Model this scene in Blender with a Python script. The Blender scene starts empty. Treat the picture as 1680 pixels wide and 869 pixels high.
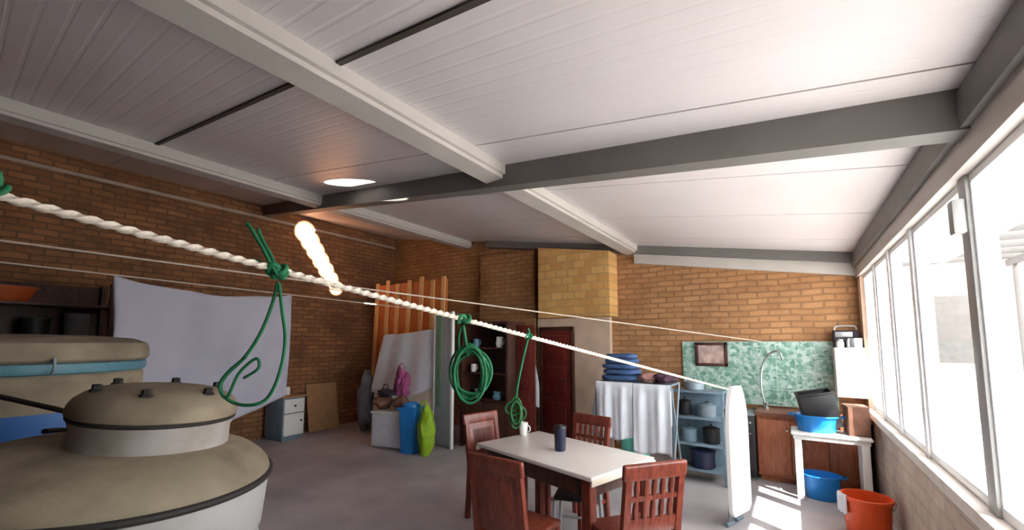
import bpy, bmesh, math, random
from mathutils import Vector, Matrix
random.seed(7)
C = bpy.context.scene.collection
PI = math.pi
V = Vector

# ------------------------------------------------------------------ camera
FPX, CX, CY = 690.0, 840.0, 497.0
PITCH = math.atan2(63.0, FPX)
YAW = math.radians(33.752)
cam_d = bpy.data.cameras.new('camera')
cam = bpy.data.objects.new('camera', cam_d)
C.objects.link(cam)
cam.location = (0, 0, 1.6)
cam.rotation_euler = (PI / 2 + PITCH, 0, YAW)
cam_d.sensor_width = 36
cam_d.lens = FPX / 1680 * 36
cam_d.shift_y = (CY - 434.5) / 1680
cam_d.clip_start = 0.02
bpy.context.scene.camera = cam

# ------------------------------------------------------------------ materials
def newmat(name):
    m = bpy.data.materials.new(name)
    m.use_nodes = True
    nt = m.node_tree
    return m, nt, nt.nodes['Principled BSDF']

def s2l(c):
    return tuple((x / 255 / 12.92) if x / 255 <= .04045 else ((x / 255 + .055) / 1.055) ** 2.4 for x in c)

def mat(name, rgb, rough=.6, metal=0, var=.12, scale=8, bump=0, bscale=60, spec=.5, dirt=None, dscale=3):
    """noise-varied plain material; rgb in sRGB 0-255"""
    m, nt, p = newmat(name)
    N, L = nt.nodes, nt.links
    tc = N.new('ShaderNodeTexCoord')
    nz = N.new('ShaderNodeTexNoise')
    nz.inputs['Scale'].default_value = scale
    nz.inputs['Detail'].default_value = 5
    L.new(tc.outputs['Object'], nz.inputs['Vector'])
    r = N.new('ShaderNodeValToRGB')
    c = s2l(rgb)
    r.color_ramp.elements[0].color = tuple(x * (1 - var) for x in c) + (1,)
    r.color_ramp.elements[1].color = tuple(min(1, x * (1 + var)) for x in c) + (1,)
    r.color_ramp.elements[0].position = .3
    r.color_ramp.elements[1].position = .7
    L.new(nz.outputs['Fac'], r.inputs['Fac'])
    out = r.outputs['Color']
    if dirt:
        n2 = N.new('ShaderNodeTexNoise')
        n2.inputs['Scale'].default_value = dscale
        n2.inputs['Detail'].default_value = 8
        L.new(tc.outputs['Object'], n2.inputs['Vector'])
        r2 = N.new('ShaderNodeValToRGB')
        r2.color_ramp.elements[0].position = .42
        r2.color_ramp.elements[1].position = .68
        L.new(n2.outputs['Fac'], r2.inputs['Fac'])
        mx = N.new('ShaderNodeMix'); mx.data_type = 'RGBA'
        L.new(r2.outputs['Color'], mx.inputs['Factor'])
        L.new(out, mx.inputs['A'])
        mx.inputs['B'].default_value = s2l(dirt) + (1,)
        out = mx.outputs['Result']
    L.new(out, p.inputs['Base Color'])
    p.inputs['Roughness'].default_value = rough
    p.inputs['Metallic'].default_value = metal
    p.inputs['Specular IOR Level'].default_value = spec
    if bump:
        nb = N.new('ShaderNodeTexNoise')
        nb.inputs['Scale'].default_value = bscale
        nb.inputs['Detail'].default_value = 4
        L.new(tc.outputs['Object'], nb.inputs['Vector'])
        b = N.new('ShaderNodeBump')
        b.inputs['Strength'].default_value = bump
        b.inputs['Distance'].default_value = .01
        L.new(nb.outputs['Fac'], b.inputs['Height'])
        L.new(b.outputs['Normal'], p.inputs['Normal'])
    return m

def brick(name, axis, c1, c2, mortar, bw=.23, rh=.078, dark=(70, 45, 28), dk=.5):
    m, nt, p = newmat(name)
    N, L = nt.nodes, nt.links
    tc = N.new('ShaderNodeTexCoord')
    sp = N.new('ShaderNodeSeparateXYZ')
    L.new(tc.outputs['Object'], sp.inputs[0])
    cb = N.new('ShaderNodeCombineXYZ')
    L.new(sp.outputs[axis], cb.inputs[0]); L.new(sp.outputs['Z'], cb.inputs[1])
    wob = N.new('ShaderNodeTexNoise'); wob.inputs['Scale'].default_value = 2.5
    L.new(cb.outputs[0], wob.inputs['Vector'])
    wv = N.new('ShaderNodeVectorMath'); wv.operation = 'SCALE'; wv.inputs['Scale'].default_value = .045
    L.new(wob.outputs['Color'], wv.inputs[0])
    ad = N.new('ShaderNodeVectorMath'); ad.operation = 'ADD'
    L.new(cb.outputs[0], ad.inputs[0]); L.new(wv.outputs[0], ad.inputs[1])
    bt = N.new('ShaderNodeTexBrick')
    bt.inputs['Scale'].default_value = 1
    bt.inputs['Brick Width'].default_value = bw
    bt.inputs['Row Height'].default_value = rh
    bt.inputs['Mortar Size'].default_value = .011
    bt.inputs['Mortar Smooth'].default_value = .3
    bt.inputs['Bias'].default_value = 0
    bt.inputs['Color1'].default_value = s2l(c1) + (1,)
    bt.inputs['Color2'].default_value = s2l(c2) + (1,)
    bt.inputs['Mortar'].default_value = s2l(mortar) + (1,)
    L.new(ad.outputs[0], bt.inputs['Vector'])
    n2 = N.new('ShaderNodeTexNoise'); n2.inputs['Scale'].default_value = 1.7; n2.inputs['Detail'].default_value = 9
    n2.inputs['Roughness'].default_value = .65
    L.new(cb.outputs[0], n2.inputs['Vector'])
    r2 = N.new('ShaderNodeValToRGB')
    r2.color_ramp.elements[0].position = .45; r2.color_ramp.elements[1].position = .7
    r2.color_ramp.elements[1].color = (dk, dk, dk, 1)
    L.new(n2.outputs['Fac'], r2.inputs['Fac'])
    mx = N.new('ShaderNodeMix'); mx.data_type = 'RGBA'
    L.new(r2.outputs['Color'], mx.inputs['Factor']); L.new(bt.outputs['Color'], mx.inputs['A'])
    mx.inputs['B'].default_value = s2l(dark) + (1,)
    L.new(mx.outputs['Result'], p.inputs['Base Color'])
    p.inputs['Roughness'].default_value = .9
    b = N.new('ShaderNodeBump'); b.inputs['Strength'].default_value = .8; b.inputs['Distance'].default_value = .012
    b.invert = True
    L.new(bt.outputs['Fac'], b.inputs['Height'])
    L.new(b.outputs['Normal'], p.inputs['Normal'])
    return m

def woodmat(name, a, b, rough=.4, sc=1.0):
    m, nt, p = newmat(name)
    N, L = nt.nodes, nt.links
    tc = N.new('ShaderNodeTexCoord')
    mp = N.new('ShaderNodeMapping'); mp.inputs['Scale'].default_value = (9 * sc, 9 * sc, 1.3 * sc)
    L.new(tc.outputs['Object'], mp.inputs[0])
    nz = N.new('ShaderNodeTexNoise'); nz.inputs['Scale'].default_value = 4; nz.inputs['Detail'].default_value = 6
    nz.inputs['Distortion'].default_value = 1.2
    L.new(mp.outputs[0], nz.inputs['Vector'])
    r = N.new('ShaderNodeValToRGB')
    r.color_ramp.elements[0].color = s2l(a) + (1,); r.color_ramp.elements[1].color = s2l(b) + (1,)
    r.color_ramp.elements[0].position = .35; r.color_ramp.elements[1].position = .65
    L.new(nz.outputs['Fac'], r.inputs['Fac'])
    L.new(r.outputs['Color'], p.inputs['Base Color'])
    p.inputs['Roughness'].default_value = rough
    return m

def glassmat(name, tint=(.97, .985, .98)):
    m = bpy.data.materials.new(name); m.use_nodes = True
    nt = m.node_tree; N, L = nt.nodes, nt.links
    N.remove(N['Principled BSDF'])
    t = N.new('ShaderNodeBsdfTransparent'); t.inputs[0].default_value = tint + (1,)
    g = N.new('ShaderNodeBsdfGlossy'); g.inputs['Roughness'].default_value = .02
    mx = N.new('ShaderNodeMixShader'); mx.inputs[0].default_value = .05
    L.new(t.outputs[0], mx.inputs[1]); L.new(g.outputs[0], mx.inputs[2])
    L.new(mx.outputs[0], N['Material Output'].inputs['Surface'])
    return m

def tilemat(name):
    m, nt, p = newmat(name)
    N, L = nt.nodes, nt.links
    tc = N.new('ShaderNodeTexCoord')
    sp = N.new('ShaderNodeSeparateXYZ'); L.new(tc.outputs['Object'], sp.inputs[0])
    cb = N.new('ShaderNodeCombineXYZ'); L.new(sp.outputs['X'], cb.inputs[0]); L.new(sp.outputs['Z'], cb.inputs[1])
    vo = N.new('ShaderNodeTexVoronoi'); vo.inputs['Scale'].default_value = 26
    L.new(cb.outputs[0], vo.inputs['Vector'])
    r = N.new('ShaderNodeValToRGB')
    e = r.color_ramp.elements
    e[0].position = .0; e[0].color = s2l((96, 138, 120)) + (1,)
    e[1].position = 1; e[1].color = s2l((192, 210, 202)) + (1,)
    x = e.new(.45); x.color = s2l((138, 174, 158)) + (1,)
    sp2 = N.new('ShaderNodeSeparateColor'); L.new(vo.outputs['Color'], sp2.inputs[0])
    L.new(sp2.outputs[0], r.inputs['Fac'])
    bt = N.new('ShaderNodeTexBrick'); bt.offset = 0
    bt.inputs['Scale'].default_value = 1; bt.inputs['Brick Width'].default_value = .2; bt.inputs['Row Height'].default_value = .2
    bt.inputs['Mortar Size'].default_value = .005
    L.new(cb.outputs[0], bt.inputs['Vector'])
    mx = N.new('ShaderNodeMix'); mx.data_type = 'RGBA'
    L.new(bt.outputs['Fac'], mx.inputs['Factor']); L.new(r.outputs['Color'], mx.inputs['A'])
    mx.inputs['B'].default_value = s2l((176, 192, 182)) + (1,)
    L.new(mx.outputs['Result'], p.inputs['Base Color'])
    p.inputs['Roughness'].default_value = .3
    return m

def stripemat(name, axis, cols, period, rough=.9):
    m, nt, p = newmat(name)
    N, L = nt.nodes, nt.links
    tc = N.new('ShaderNodeTexCoord')
    sp = N.new('ShaderNodeSeparateXYZ'); L.new(tc.outputs['Object'], sp.inputs[0])
    mt = N.new('ShaderNodeMath'); mt.operation = 'DIVIDE'; mt.inputs[1].default_value = period
    L.new(sp.outputs[axis], mt.inputs[0])
    fr = N.new('ShaderNodeMath'); fr.operation = 'FRACT'; L.new(mt.outputs[0], fr.inputs[0])
    r = N.new('ShaderNodeValToRGB'); r.color_ramp.interpolation = 'CONSTANT'
    e = r.color_ramp.elements
    e[0].color = s2l(cols[0]) + (1,); e[0].position = 0
    e[1].color = s2l(cols[1]) + (1,); e[1].position = 1 / len(cols)
    for i in range(2, len(cols)):
        x = e.new(i / len(cols)); x.color = s2l(cols[i]) + (1,)
    L.new(fr.outputs[0], r.inputs['Fac']); L.new(r.outputs['Color'], p.inputs['Base Color'])
    p.inputs['Roughness'].default_value = rough
    return m

M = {}
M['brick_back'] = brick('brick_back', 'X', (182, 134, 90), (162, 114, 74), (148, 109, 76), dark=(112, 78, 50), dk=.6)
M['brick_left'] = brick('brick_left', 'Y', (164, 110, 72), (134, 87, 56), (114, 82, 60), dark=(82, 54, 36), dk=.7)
M['brick_sunlit'] = brick('brick_sunlit', 'X', (226, 182, 116), (206, 152, 86), (196, 160, 108), bw=.2, rh=.12, dark=(150, 105, 58), dk=.4)  # paler brick: sunshine on the projecting block is put into the colour
M['brick_front'] = brick('brick_front', 'X', (112, 76, 52), (92, 60, 42), (74, 56, 44))
M['brick_low'] = brick('brick_low', 'Y', (214, 196, 180), (194, 174, 158), (200, 184, 170), bw=.25, rh=.11, dark=(112, 94, 80), dk=.6)
M['plaster'] = mat('plaster', (205, 178, 156), .9, var=.15, scale=4, bump=.3)
M['sill'] = mat('sill', (222, 215, 206), .6, var=.08, bump=.15)
M['concrete'] = mat('concrete', (184, 177, 178), .7, var=.12, scale=2.2, bump=.2, bscale=40, dirt=(150, 145, 150), dscale=.9)
M['roofmetal'] = mat('roofmetal', (220, 213, 213), .34, var=.03, scale=1.5, spec=.5)
M['seam'] = mat('seam', (70, 62, 55), .7)
M['steel'] = mat('steel', (190, 183, 176), .5, var=.06, scale=3)
M['darksteel'] = mat('darksteel', (112, 108, 104), .55, var=.1, scale=3)
M['flashing'] = mat('flashing', (170, 150, 135), .6)
M['alu'] = mat('alu', (242, 243, 246), .4, var=.03)
M['alugrey'] = mat('alugrey', (165, 164, 162), .45, var=.05)
M['glass'] = glassmat('glass')
M['tile'] = tilemat('tile')
M['mahogany'] = woodmat('mahogany', (98, 40, 29), (136, 64, 47), .36)
M['darkwood'] = woodmat('darkwood', (52, 30, 24), (84, 48, 36), .45)
M['reddoor'] = woodmat('reddoor', (84, 26, 22), (112, 40, 32), .4)
M['terracotta'] = woodmat('terracotta', (150, 84, 54), (178, 108, 74), .5)
M['worktop'] = mat('worktop', (128, 82, 64), .4, var=.2, scale=25)
M['orangewood'] = woodmat('orangewood', (196, 100, 50), (218, 128, 70), .55)
M['paleslat'] = woodmat('paleslat', (222, 168, 104), (236, 190, 130), .55)
M['tanboard'] = mat('tanboard', (168, 128, 92), .9)
M['whitepl'] = mat('whitepl', (236, 234, 230), .4, var=.03)
M['whitetop'] = mat('whitetop', (226, 218, 212), .3, var=.04, scale=5)
M['cream'] = mat('cream', (232, 214, 194), .5, var=.05)
M['whitecloth'] = mat('whitecloth', (232, 234, 242), .95, var=.05, bump=.2, bscale=150)
M['sheet'] = mat('sheet', (172, 168, 180), .95, var=.04, scale=3, bump=.15, bscale=200)
M['greycloth'] = mat('greycloth', (128, 130, 138), .95, var=.15)
M['denim'] = mat('denim', (62, 88, 132), .95, var=.2, bump=.3, bscale=200)
M['pinkcloth'] = mat('pinkcloth', (188, 140, 132), .95, var=.15)
M['plumcloth'] = mat('plumcloth', (74, 46, 62), .95, var=.2)
M['magenta'] = mat('magenta', (150, 70, 112), .95, var=.25)
M['tankdust'] = mat('tankdust', (150, 135, 114), .85, var=.12, scale=3, bump=.3, bscale=25, dirt=(122, 108, 90), dscale=4)
M['tankgrey'] = mat('tankgrey', (176, 168, 164), .6, var=.1, scale=5, dirt=(150, 140, 128), dscale=5)
M['tankblue'] = mat('tankblue', (56, 104, 168), .5, var=.1, scale=4)
M['teal'] = mat('teal', (88, 132, 146), .5, var=.1)
M['tankbody'] = mat('tankbody', (178, 174, 172), .55, var=.06, scale=3, dirt=(152, 144, 134), dscale=3)
M['black'] = mat('black', (30, 28, 30), .5, var=.2)
M['rubber'] = mat('rubber', (42, 38, 36), .7, var=.2)
M['navy'] = mat('navy', (30, 34, 62), .35, var=.1)
M['chrome'] = mat('chrome', (200, 202, 206), .25, metal=.9, var=.04)
M['silver'] = mat('silver', (180, 182, 186), .4, metal=.6, var=.08)
M['greymetal'] = mat('greymetal', (140, 152, 160), .5, metal=.2, var=.12)
M['bluegrey'] = mat('bluegrey', (118, 138, 152), .5, var=.15)
M['bluepl'] = mat('bluepl', (24, 122, 196), .38, var=.08)
M['binblue'] = mat('binblue', (36, 128, 204), .45, var=.08)
M['lime'] = mat('lime', (150, 190, 40), .6, var=.15, scale=12)
M['mint'] = mat('mint', (112, 206, 186), .45, var=.06)
M['orangepl'] = mat('orangepl', (226, 82, 30), .42, var=.06)
M['orangebasin'] = mat('orangebasin', (200, 92, 46), .5, var=.1)
M['green'] = mat('green', (22, 108, 66), .7, var=.22, scale=40)
M['darkgreen'] = mat('darkgreen', (36, 92, 46), .75, var=.25, scale=40)
M['greyboard'] = mat('greyboard', (158, 162, 160), .5, var=.06, scale=3)
M['netgreen'] = mat('netgreen', (120, 160, 128), .7, var=.15)
M['brownbag'] = mat('brownbag', (122, 84, 66), .85, var=.3, scale=10)
M['darkbag'] = mat('darkbag', (48, 40, 48), .8, var=.3)
M['ropewhite'] = mat('ropewhite', (228, 214, 198), .85, var=.12, scale=60, bump=.3)
M['ropegrey'] = mat('ropegrey', (196, 180, 166), .85, var=.1, scale=60)
M['paving'] = mat('paving', (212, 207, 204), .8, var=.06, scale=1)
M['render_out'] = mat('render_out', (150, 128, 118), .85, var=.06, scale=1)
M['outdark'] = mat('outdark', (64, 60, 58), .7, var=.12)
M['foliage'] = mat('foliage', (120, 140, 80), .9, var=.4, scale=9)

# ------------------------------------------------------------------ geometry helpers
def B(): return bmesh.new()

def box(bm, a, b, bev=0, seg=2, mtx=None):
    """box between corners a and b, edges bevelled"""
    t = bmesh.new()
    bmesh.ops.create_cube(t, size=1)
    s = [abs(b[i] - a[i]) for i in range(3)]
    c = [(b[i] + a[i]) / 2 for i in range(3)]
    bmesh.ops.scale(t, vec=s, verts=t.verts)
    if bev:
        bmesh.ops.bevel(t, geom=t.edges[:], offset=min(bev, min(s) * .45), segments=seg, affect='EDGES', profile=.5)
    bmesh.ops.translate(t, vec=c, verts=t.verts)
    if mtx: bmesh.ops.transform(t, matrix=mtx, verts=t.verts)
    merge(bm, t)

def merge(bm, t):
    mp = {}
    for v in t.verts: mp[v] = bm.verts.new(v.co)
    for f in t.faces:
        try: bm.faces.new([mp[v] for v in f.verts])
        except ValueError: pass
    t.free()

def lathe(bm, prof, c=(0, 0, 0), seg=48, sx=1, sy=1, mtx=None):
    """revolve (r, z) profile about z; r=0 ends close"""
    t = bmesh.new(); rings = []
    for r, z in prof:
        if r < 1e-6: rings.append([t.verts.new((c[0], c[1], c[2] + z))])
        else: rings.append([t.verts.new((c[0] + sx * r * math.cos(2 * PI * k / seg), c[1] + sy * r * math.sin(2 * PI * k / seg), c[2] + z)) for k in range(seg)])
    for A, D in zip(rings, rings[1:]):
        for k in range(seg):
            k2 = (k + 1) % seg
            if len(A) == 1 and len(D) == 1: continue
            if len(A) == 1: t.faces.new((A[0], D[k2], D[k]))
            elif len(D) == 1: t.faces.new((A[k], A[k2], D[0]))
            else: t.faces.new((A[k], A[k2], D[k2], D[k]))
    bmesh.ops.recalc_face_normals(t, faces=t.faces)
    if mtx: bmesh.ops.transform(t, matrix=mtx, verts=t.verts)
    merge(bm, t)

def tube(bm, pts, r, seg=10, closed=False, rf=None, tw=0):
    pts = [V(p) for p in pts]; n = len(pts); rings = []
    up = None
    for i, p in enumerate(pts):
        if closed: d = pts[(i + 1) % n] - pts[i - 1]
        else: d = pts[min(i + 1, n - 1)] - pts[max(i - 1, 0)]
        if d.length < 1e-9: d = V((0, 0, 1))
        d.normalize()
        if up is None:
            up = V((0, 0, 1)) if abs(d.z) < .9 else V((1, 0, 0))
        up = (up - d * up.dot(d))
        if up.length < 1e-5: up = d.orthogonal()
        up.normalize(); s = d.cross(up)
        rr = rf(i / (n - 1)) * r if rf else r
        ring = []
        for k in range(seg):
            a = 2 * PI * k / seg + tw * i
            q = rr
            if tw: q = rr * (1 + .28 * math.cos(3 * (2 * PI * k / seg)))   # three-strand lay
            ring.append(bm.verts.new(p + (s * math.cos(a) + up * math.sin(a)) * q))
        rings.append(ring)
    m = n if closed else n - 1
    for i in range(m):
        A, D = rings[i], rings[(i + 1) % n]
        for k in range(seg):
            bm.faces.new((A[k], A[(k + 1) % seg], D[(k + 1) % seg], D[k]))
    if not closed:
        bm.faces.new(rings[0][::-1]); bm.faces.new(rings[-1])

def smooth_path(pts, n=8, closed=False):
    """Catmull-Rom through points"""
    P = [V(p) for p in pts]; out = []
    N_ = len(P); m = N_ if closed else N_ - 1
    for i in range(m):
        if closed: a, b, c, d = P[i - 1], P[i], P[(i + 1) % N_], P[(i + 2) % N_]
        else: a, b, c, d = P[max(i - 1, 0)], P[i], P[i + 1], P[min(i + 2, N_ - 1)]
        for k in range(n):
            t = k / n
            out.append(.5 * ((2 * b) + (c - a) * t + (2 * a - 5 * b + 4 * c - d) * t * t + (3 * b - a - 3 * c + d) * t ** 3))
    if not closed: out.append(P[-1])
    return out

def grid(bm, f, nu, nv):
    vs = [[bm.verts.new(f(i / nu, j / nv)) for j in range(nv + 1)] for i in range(nu + 1)]
    for i in range(nu):
        for j in range(nv):
            bm.faces.new((vs[i][j], vs[i + 1][j], vs[i + 1][j + 1], vs[i][j + 1]))

def blob(bm, c, s, seed=0, amp=.16, sub=3, flat=None):
    """lumpy sack / cloth bundle"""
    from mathutils import noise
    t = bmesh.new(); bmesh.ops.create_icosphere(t, subdivisions=sub, radius=1)
    for v in t.verts:
        n = noise.fractal(v.co * 1.6 + V((seed * 3.1, seed, 0)), 1, 2, 3)
        v.co *= 1 + amp * n * 2
        v.co.x *= s[0]; v.co.y *= s[1]; v.co.z *= s[2]
        v.co += V(c)
        if flat is not None and v.co.z < flat: v.co.z = flat + (v.co.z - flat) * .02
    merge(bm, t)

def link(name, data): 
    o = bpy.data.objects.new(name, data); C.objects.link(o); return o

def wmat(o):
    m = Matrix.LocRotScale(o.location, o.rotation_euler, o.scale)
    return wmat(o.parent) @ m if o.parent else m

def obj(name, bm, m, parent=None, world=False, smooth=35, thick=0, label=None):
    if parent and world:
        bmesh.ops.transform(bm, matrix=wmat(parent).inverted(), verts=bm.verts)
    me = bpy.data.meshes.new(name)
    bmesh.ops.recalc_face_normals(bm, faces=bm.faces) if not thick else None
    bm.to_mesh(me); bm.free()
    me.materials.append(M[m] if isinstance(m, str) else m)
    o = link(name, me)
    if parent: o.parent = parent
    if smooth:
        for p in me.polygons: p.use_smooth = True
        try: me.set_sharp_from_angle(angle=math.radians(smooth))
        except Exception: pass
    if thick:
        md = o.modifiers.new('thickness', 'SOLIDIFY'); md.thickness = thick; md.offset = 0
    if label: o['label'] = label
    return o

def tag(o, label, cat, group=None, kind=None):
    o['label'] = label; o['category'] = cat
    if group: o['group'] = group
    if kind: o['kind'] = kind
    return o

def thing(name, label, cat, loc=(0, 0, 0), rotz=0, group=None, rot=None):
    o = link(name, None); o.location = loc
    o.rotation_euler = rot if rot else (0, 0, rotz)
    o.empty_display_size = .1
    return tag(o, label, cat, group)

def struct(name, bm, m, label=None, parent=None, **k):
    o = obj(name, bm, m, parent, **k)
    if not parent: o['kind'] = 'structure'
    if label: o['label'] = label
    return o

def ceil_z(x): return 2.724 - .16 * x

# ------------------------------------------------------------------ room shell
XL, XR, YB, YF = -7.4, .65, 6.3, -2.8
bm = B(); box(bm, (XL - .2, YF - .2, -.12), (XR + .14, YB + .2, 0)); struct('floor', bm, 'concrete')

def wall_poly(name, m, pts, ext):
    """prism from polygon pts extruded by ext"""
    bm = B(); a = [bm.verts.new(p) for p in pts]; b = [bm.verts.new(V(p) + V(ext)) for p in pts]
    n = len(a); bm.faces.new(a); bm.faces.new(b[::-1])
    for i in range(n): bm.faces.new((a[i], b[i], b[(i + 1) % n], a[(i + 1) % n]))
    return struct(name, bm, m, smooth=0)

zl, zr = ceil_z(XL) + .05, ceil_z(XR) + .05
wall_poly('wall_back', 'brick_back', [(XL, YB, 0), (XR + .12, YB, 0), (XR + .12, YB, zr), (XL, YB, zl)], (0, .2, 0))
wall_poly('wall_front', 'brick_front', [(XL, YF, 0), (XR + .12, YF, 0), (XR + .12, YF, zr), (XL, YF, zl)], (0, -.2, 0))
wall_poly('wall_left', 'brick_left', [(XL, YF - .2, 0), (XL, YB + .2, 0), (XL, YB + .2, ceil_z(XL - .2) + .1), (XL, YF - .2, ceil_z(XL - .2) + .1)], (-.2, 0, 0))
bm = B(); box(bm, (XR, YF, 0), (XR + .12, YB, .8)); box(bm, (XR, YF, .8), (XR + .12, .9, 2.36)); struct('wall_right', bm, 'brick_low', smooth=0)  # unseen full-height stretch near the camera added to dim the room's left side
# brick pier closing the window wall at the far corner
bm = B(); box(bm, (XR, 6.1, .8), (XR + .12, YB, 2.55)); struct('wall_right_pier', bm, 'plaster', smooth=0)

# roof: insulated sheets with small ribs running across the room; joints between sheets are real gaps
def roof_sheet(y0, y1, idx):
    bm = B()
    X0, X1 = XL - .2, XR + .82
    prof = [(y0 + .007, .03), (y0 + .007, 0)]
    n = 12; w = (y1 - y0 - .014)
    for k in range(1, n):
        yc = y0 + .007 + w * k / n
        prof += [(yc - .012, 0), (yc - .006, .001), (yc + .006, .001), (yc + .012, 0)]
    prof += [(y1 - .007, 0), (y1 - .007, .03)]
    prof += [(y1 - .001, .03), (y1 - .001, .08), (y0 + .001, .08), (y0 + .001, .03)]
    SK = .055
    A = [bm.verts.new((X0, y - SK * (X0 + 2.3), ceil_z(X0) + z)) for y, z in prof]
    D = [bm.verts.new((X1, y - SK * (X1 + 2.3), ceil_z(X1) + z)) for y, z in prof]
    for i in range(len(prof)):
        j = (i + 1) % len(prof)
        bm.faces.new((A[i], A[j], D[j], D[i]))
    bm.faces.new(A[::-1]); bm.faces.new(D)
    return bm
bm = B()
ys = [-3.4, -2.2, -1.06, .08, 1.22, 2.33, 3.42, 4.52, 5.6, 6.9]
for i in range(len(ys) - 1):
    t = roof_sheet(ys[i], ys[i + 1], i)
    me = bpy.data.meshes.new('tmp'); t.to_mesh(me); t.free(); bm.from_mesh(me); bpy.data.meshes.remove(me)
struct('ceiling', bm, 'roofmetal', smooth=0)
# dark joint strip under the second sheet joint, between the purlins
def slope_bar(name, m, x0, x1, y0, y1, w, hi, lo, label=None, kind='trim', lip=None):
    """bar following the roof pitch from (x0,y0) to (x1,y1), between hi and lo below the sheets"""
    bm = B(); d = V((x1 - x0, y1 - y0, 0)).normalized(); s = V((-d.y, d.x, 0)) * w / 2
    pr = []
    for x, y in ((x0, y0), (x1, y1)):
        p = V((x, y, 0))
        ring = []
        sec = [(-1, hi), (-1, lo), (1, lo), (1, hi)] if not lip else lip(w, hi, lo)
        for a, z in sec:
            q = p + s * a
            ring.append(bm.verts.new((q.x, q.y, ceil_z(q.x) - z)))
        pr.append(ring)
    A, D = pr; n = len(A)
    for i in range(n): bm.faces.new((A[i], A[(i + 1) % n], D[(i + 1) % n], D[i]))
    bm.faces.new(A[::-1]); bm.faces.new(D)
    return struct(name, bm, m, label, smooth=0)
slope_bar('trim_1', 'seam', -5.15, XR, 1.22 + .055 * 2.85, 1.22 - .055 * 2.95, .03, -.01, .012, 'dark joint strip between the roof sheets')

# steel: channel section helper for purlins (a C lip seen from below)
def csec(w, hi, lo):
    t = .12
    return [(-1, hi), (-1, lo), (1, lo), (1, hi)]
def ybar(name, m, xc, w, hi, lo, y0, y1, label):
    bm = B(); z = ceil_z(xc)
    x0, x1 = xc - w / 2, xc + w / 2
    sec = [(x0, hi), (x0, lo), (x1, lo), (x1, lo - .03), (x1 + .03, lo - .03), (x1 + .03, hi)]
    A = [bm.verts.new((x, y0, z - h)) for x, h in sec]; D = [bm.verts.new((x, y1, z - h)) for x, h in sec]
    n = len(sec)
    for i in range(n): bm.faces.new((A[i], A[(i + 1) % n], D[(i + 1) % n], D[i]))
    bm.faces.new(A[::-1]); bm.faces.new(D)
    return struct(name, bm, m, label, smooth=0)
ybar('trim_2', 'steel', -1.99, .18, -.05, .125, YF, YB, 'pale steel purlin running to the back wall')
ybar('trim_3', 'steel', -5.28, .17, -.05, .15, YF, YB, 'pale steel purlin nearer the left wall')
slope_bar('trim_4', 'darksteel', XL, XR + .02, 3.52, 2.42, .13, -.02, .175, 'dark steel cross beam under the roof sheets')
slope_bar('trim_5', 'darksteel', -4.7, XR + .1, 6.22, 6.22, .14, -.01, .12, 'dark steel beam along the top of the back wall')
bm = B(); box(bm, (XL + .001, YF, ceil_z(XL) - .24), (XL + .03, YB, ceil_z(XL) - .195), .006); struct('trim_6', bm, 'flashing', 'thin pale flashing strip along the top of the left wall')

bm = B(); box(bm, (-1.95, 6.22, 2.36), (XR, YB, 2.9), .004)
for v in bm.verts:
    v.co.z = ceil_z(v.co.x) - (.1 if v.co.z > 2.6 else .26)
struct('trim_11', bm, 'steel', 'pale band under the dark beam on the back wall', smooth=0)
# window wall: head beam, eaves angle, sill
bm = B(); box(bm, (XR - .02, YF, 2.34), (XR + .14, YB, 2.48), .006); struct('trim_7', bm, 'steel', 'pale beam over the windows')
bm = B(); box(bm, (XR - .05, YF, 2.46), (XR + .1, YB, ceil_z(XR) - .005), .004); struct('trim_8', bm, 'darksteel', 'dark angle between window beam and roof')
bm = B(); box(bm, (XR - .035, .9, .8), (XR + .2, YB, .87), .012); struct('trim_9', bm, 'sill', 'projecting pale window sill')

ymul = [.9, 1.5, 2.68, 3.75, 4.55, 5.3, 6.1]
for i in range(len(ymul) - 1):
    y0, y1 = ymul[i], ymul[i + 1]
    w = link('window_%d' % (i + 1), None); w.location = (XR + .05, (y0 + y1) / 2, .87); w['kind'] = 'structure'
    w['label'] = 'white aluminium window along the right wall, bay %s' % ['first', 'second', 'third', 'fourth', 'fifth', 'sixth', 'seventh', 'eighth'][i]
    f = B(); d = .03
    x0, x1 = XR + .03, XR + .09
    box(f, (x0, y0 + .03, .87), (x1, y1 - .03, .92), .006)
    box(f, (x0, y0 + .03, 2.3), (x1, y1 - .03, 2.34), .006)
    box(f, (x0, y0 + .03, .92), (x1, y0 + .065, 2.3), .006)
    box(f, (x0, y1 - .065, .92), (x1, y1 - .03, 2.3), .006)
    fo = obj('frame', f, 'alu', w, world=True)
    g = B(); box(g, (XR + .058, y0 + .065, .92), (XR + .062, y1 - .065, 2.3)); obj('pane', g, 'glass', w, world=True, smooth=0)
# posts between the bays
for i, y in enumerate(ymul[1:-1]):
    bm = B(); wd = .05 if i == 1 else .035
    box(bm, (XR + .015, y - wd, .86), (XR + .105, y + wd, 2.35), .008)
    p = struct('window_post', bm, 'alugrey' if i == 1 else 'alu', ('thick grey' if i == 1 else 'white') + ' upright post between two windows')
    if i == 1:
        l = B(); box(l, (XR - .03, y - .04, 2.08), (XR + .02, y + .03, 2.24), .012)
        obj('latch', l, 'alugrey', p)

# back wall fittings ------------------------------------------------
bm = B(); box(bm, (-3.46, 5.95, 1.98), (-2.24, YB, ceil_z(-3.0) + .2), .004)
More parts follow.
